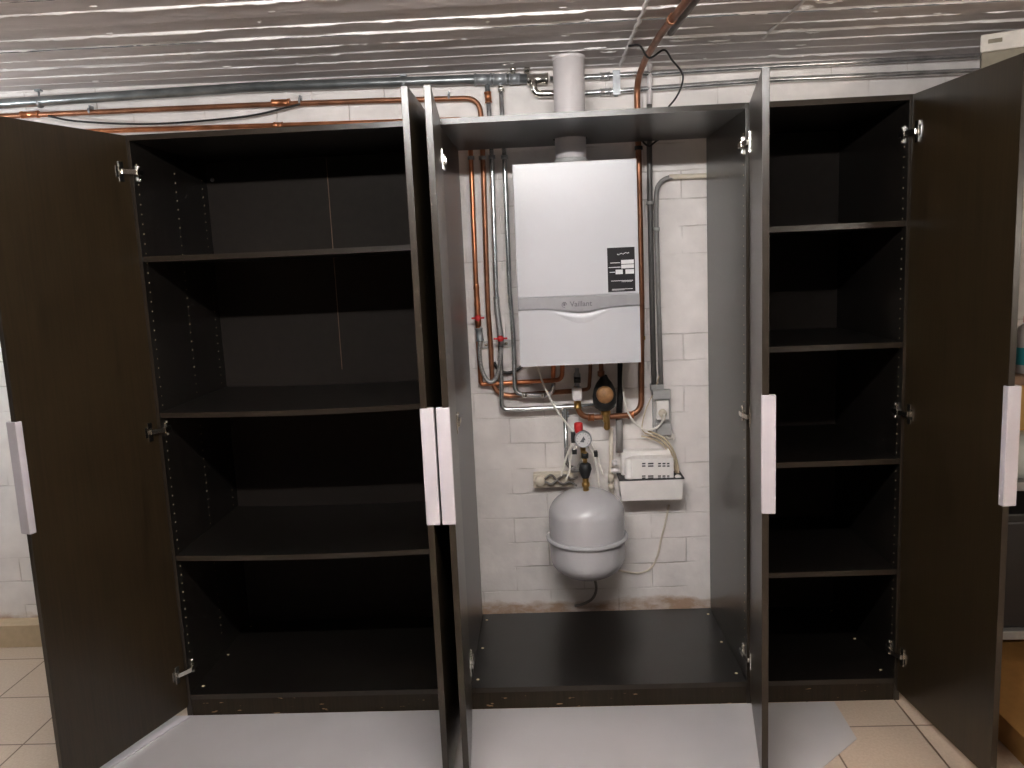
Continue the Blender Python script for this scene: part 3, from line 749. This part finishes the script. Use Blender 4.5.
# gauge group
g = thing('pressure_gauge', 'round white pressure gauge with red valve cap above the grey vessel', 'gauge', at(582, 440, .5))
gc = at(583.2, 439.3, .47)
obj('gauge_case', MB().lathe([(.033, -.02), (.034, .0), (.0335, .004), (.029, .004), (.029, .001), (0, .001)], gc, 'y', 32), 'steel_dull', g)
dl = obj('dial', MB().lathe([(.029, .0012), (.0, .0013)], gc, 'y', 32), 'paper', g)
tk = MB()
for i in range(11):
    a = math.radians(225-27*i); ca, sa = math.cos(a), math.sin(a)
    tk.cyl((gc.x+.021*ca, gc.y-.0016, gc.z+.021*sa), (gc.x+.026*ca, gc.y-.0016, gc.z+.026*sa), .0007, 5)
obj('dial_marks', tk, 'slot', dl)
obj('needle', MB().prism([(gc.x-.013, gc.z-.010), (gc.x+.002, gc.z+.013), (gc.x+.009, gc.z-.004), (gc.x+.003, gc.z-.003), (gc.x+.003, gc.z-.012)], gc.y-.0035, gc.y-.002), 'print', dl)
rc = at(578.5, 428, .49)
obj('valve_cap', MB().lathe([(.013, -.02), (.0165, -.01), (.0175, 0), (.0175, .018), (.014, .022), (0, .022)], rc, 'z', 8), 'red', g)['label'] = 'red ribbed cap'
m = MB().cyl((gc.x-.004, gc.y+.02, gc.z), (gc.x-.004, gc.y+.055, gc.z), .012, 12).cyl((gc.x+.002, gc.y+.035, gc.z-.085), (gc.x-.006, gc.y+.035, gc.z+.03), .011, 12)
obj('valve_body', m, 'brass', g)
for q in ((571, 576, 433, 443), (572, 577, 450, 454.5), (594, 598, 452, 457)): obj('wire_clip', pxbox(MB(), *q, .50, .53, bev=.002), 'black', g)
obj('black_nut', MB().cyl((vx, vc, zn+.13), (vx, vc, zn+.15), .014, 10), 'black', g)
obj('stem', MB().cyl((vx, vc, zn+.105), (vx, vc, zn+.155), .0095, 12), 'brass', g)
fx = MB().pipe([at(580, 470, .58), at(578, 468, .53), (vx-.004, vc, zn+.125)], .0095, .02)
fx.cyl(at(579, 469, .555), at(573, 470, .60), .013, 8)
tag(obj('flexible_hose', fx, 'braid'), 'short braided connector between the galvanised pipe and the vessel valve', 'hose')
# thin cream wires round the gauge
wires = [([(572, 443), (567, 455), (562.5, 470), (561, 476)], 'cream wire, leftmost of those hanging from the gauge', .512),
         ([(576, 446), (571, 456), (569.5, 470), (566, 480)], 'cream wire hanging left of the gauge, second from the left', .506),
         ([(588, 446), (594, 456), (597.5, 470), (599.5, 488)], 'cream wire hanging right of the gauge down to the vessel top', .506),
         ([(591, 444), (597, 455), (600, 466), (603, 475)], 'cream wire, rightmost of those hanging from the gauge', .54)]
for q, lb, y in wires: tag(obj('wire', MB().sweep(smooth(pts(q, y)), .0037, 8), 'cable_white'), lb, 'wire', 'cream wires at the gauge')
tag(obj('wire', MB().sweep(smooth(pts([(534, 356), (541, 378), (549, 396), (558, 412), (567, 424), (573, 432)], .52)), .004, 8), 'cable_white'),
    'white wire slanting from the bottom of the boiler to the pressure gauge', 'wire')
tag(obj('cable', MB().sweep(smooth(pts([(494, 362), (498, 369), (506, 373), (515, 371), (522, 366), (526, 360)], .64)), .0065, 10), 'cable_black'),
    'black cable sagging behind the pipes at the lower left corner of the boiler', 'cable')
# left socket
t = thing('wall_socket', 'cream double wall socket with grey leads left of the vessel top', 'socket', at(552, 481, .65))
obj('back_box', pxbox(MB(), 533, 574, 474, 487, .618, W, bev=.005), 'cream', t)
p = at(540, 480.5, .612)
obj('plug', MB().lathe([(.022, -.008), (.022, .01), (.019, .018), (0, .019)], p, 'y', 22), 'cream', t)
for q, lb in (([(545, 479), (551, 475), (557, 480), (563, 484), (570, 482), (577, 486)], 'grey lead twisting out of the plug, upper of the two'),
              ([(545, 482), (552, 484), (558, 479), (565, 475), (571, 479), (578, 477)], 'grey lead twisting out of the plug, lower of the two')):
    tag(obj('cable', MB().sweep(smooth(pts([(u, v, .60-.006*(i % 2)) for i, (u, v) in enumerate(q)], 0)), .0048, 8), 'cable_grey'), lb, 'cable', 'grey leads at the left socket')

# loose black cables
tag(obj('cable', MB().sweep(smooth(pts([(48, 116), (75, 121), (130, 124), (175, 123), (245, 116.5), (285, 108), (300, 104)], .617)), .0042, 8), 'cable_black'),
    'black cable sagging between the two copper pipes above the left wardrobe', 'cable')
bc = [Vector((1.66, .30, zc(1.66)-.012)), Vector((1.70, .31, zc(1.7)-.01)), Vector((1.735, .33, 2.235))]+pts([(664, 50, .36), (672, 60, .38), (681, 71, .4), (683, 79, .42), (680, 90, .44), (675, 99, .46), (668, 107.5, .48)], 0)
tag(obj('cable', MB().sweep(smooth(bc), .0036, 8), 'cable_black'), 'black cable hanging in an arc from the ceiling right of the copper pipe', 'cable')
tag(obj('cable', MB().sweep(smooth(pts([(664, 136, .622), (655, 142, .612), (649.5, 146, .61), (644, 143, .612), (640, 136, .622)], 0)), .0036, 8), 'cable_black'),
    'short black cable tied round the dark conduit under the wardrobe top', 'cable')

# ------------------------------------------------------------------ right neighbour: storage rack
RX0, RX1, RY0, RY1 = 2.675, 3.42, .04, .56
t = thing('storage_rack', 'open storage rack at the far right, seen past the open door', 'rack', (3.05, .3, 0))
for x in (RX0, RX1-.03):
    for y in (RY0, RY1-.03):
        obj('post', MB().box(x, x+.03, y, y+.03, FZ, 2.03), 'silverpaint', t)
for z, m in ((2.03, 'silverpaint'), (1.105, 'shelf_brown'), (.745, 'silverpaint'), (.215, 'silverpaint')):
    obj('shelf', MB().box(RX0+.002, RX1-.002, RY0-.004, RY1, z-.03, z, bev=.002), m, t)
ps = Vector((2.945, .10, 1.1055))
b = thing('bottle', 'small bottle with a teal and white label and red cap on the rack', 'bottle', ps)
obj('body', MB().lathe([(0, 0), (.036, 0), (.038, .006), (.038, .135), (.03, .155), (.014, .168), (.014, .176), (0, .176)], ps, 'z', 28), 'white', b)
obj('label', MB().lathe([(.0384, .03), (.0384, .088)], ps, 'z', 28), 'teal', b)
bcd = MB()
for i in range(7):
    a = PI*1.28+i*.06; bcd.cyl(ps+Vector((.0385*math.cos(a), .0385*math.sin(a), .008)), ps+Vector((.0385*math.cos(a), .0385*math.sin(a), .026)), .0007, 5)
obj('barcode', bcd, 'slot', b)
obj('cap', MB().lathe([(.0165, .17), (.0165, .19), (.0, .191)], ps, 'z', 20), 'red', b)
obj('cap_tip', MB().lathe([(.013, .191), (.012, .2), (.0, .2)], ps, 'z', 20), 'white', b)
cb = thing('cardboard_box', 'brown cardboard box on the middle shelf of the rack', 'box', (3.1, .35, .7455))
obj('carton', MB().box(2.93, 3.3, .27, .53, .7455, 1.06, bev=.003), 'cardboard', cb)
obj('flap', MB().box(2.932, 3.298, .272, .40, 1.06, 1.063), 'cardboard', cb)
bm_ = MB(); vs = []
for i in range(9):
    th = PI*i/16
    for k in range(24):
        a = 2*PI*k/24; w = 1+.09*math.sin(3*a+i)+.05*math.sin(7*a)
        vs.append((3.0+.125*math.cos(a)*math.cos(th)**.5*w, .15+.09*math.sin(a)*math.cos(th)**.5*w, .746+.145*math.sin(th)))
bm_.add(vs, [(i*24+k, i*24+(k+1) % 24, (i+1)*24+(k+1) % 24, (i+1)*24+k) for i in range(8) for k in range(24)]+[tuple(range(23, -1, -1))], 0, True)
tag(obj('plastic_bag', bm_, 'bag'), 'crumpled white plastic bag in front of the cardboard box on the rack', 'bag')
cr = thing('storage_crate', 'black crate on the lowest shelf of the rack', 'crate', (3.05, .25, .216))
obj('crate_body', MB().box(2.73, 3.36, .06, .5, .216, .60, bev=.008), 'crate_black', cr)
obj('crate_rim', MB().box(2.722, 3.368, .052, .508, .60, .63, bev=.005), 'crate_black', cr)
# box on top of the rack, turned toward the room
sb = thing('storage_box', 'grey box with an off white slotted lid on top of the rack under the ceiling', 'box', (2.95, .3, 2.031))
an = math.radians(-27.5)
O = at(979, 80, .07); O.z = 2.031
ux = Vector((math.cos(an), math.sin(an), 0)); uy = Vector((-ux.y, ux.x, 0))
def fr(v): return O+ux*v.x+uy*v.y+Vector((0, 0, v.z))
obj('box_body', MB().box(.004, .40, .004, .29, .0, .105, bev=.004, fr=fr), 'olive', sb)
ld = obj('lid', MB().box(0, .404, 0, .294, .105, .158, bev=.004, fr=fr), 'lid', sb)
obj('hand_slot', MB().box(.02, .06, -.001, .004, .128, .142, bev=.003, fr=fr), 'olive', ld)
MAT['cardboard_dark'] = simple('dark_brown_cardboard', srgb(150, 108, 55), .8, var=.08)
tag(obj('cardboard_sheet', MB().box(2.712, 3.37, -.75, .5, FZ+.0003, .08, bev=.003), 'cardboard_dark'), 'flat brown cardboard box on the floor under the rack', 'box')

# ------------------------------------------------------------------ light
def tube_lamp(name, label, x, y, L, col, s, drop=0.0):
    z = zc(x)-.012-drop
    t = thing(name, label, 'lamp', (x, y, z))
    obj('lamp_housing', MB().box(x-L/2-.04, x+L/2+.04, y-.03, y+.03, z-.035, z+.004, bev=.004), 'white', t)
    if drop:
        for sx in (-.4, .4): obj('hanger', MB().cyl((x+sx, y, z), (x+sx, y, zc(x)-.002), .004, 8), 'steel_dull', t)
    tb = MB().cyl((x-L/2, y, z-.062), (x+L/2, y, z-.062), .016, 16)
    obj('tube', tb, emit(name+'_glow', col, s), t)
    e = MB()
    for sx in (-1, 1): e.box(x+sx*L/2-.012, x+sx*L/2+.012, y-.018, y+.018, z-.082, z-.03, bev=.002)
    obj('end_cap', e, 'white', t)
tube_lamp('ceiling_lamp', 'fluorescent tube lamp on the ceiling in front of the middle wardrobe', 1.2, -1.62, 1.2, (1, .985, .965, 1), 54, .0)
tube_lamp('ceiling_lamp', 'warm tube lamp on the ceiling in the right part of the room', 3.75, -2.5, 1.2, (1, .9, .78, 1), 33, .6)

tube_lamp('ceiling_lamp', 'tube lamp on the ceiling in the left part of the room', -1.55, -.4, .9, (.92, .98, 1.0, 1), 32, .35)

w = bpy.data.worlds.new('world'); SC.world = w; w.use_nodes = True
w.node_tree.nodes['Background'].inputs[0].default_value = (.5, .5, .5, 1); w.node_tree.nodes['Background'].inputs[1].default_value = .05
SC.view_settings.view_transform = 'Standard'; SC.view_settings.look = 'None'
SC.view_settings.gamma = 1; SC.view_settings.use_curve_mapping = False
SC.view_settings.exposure = 2.45
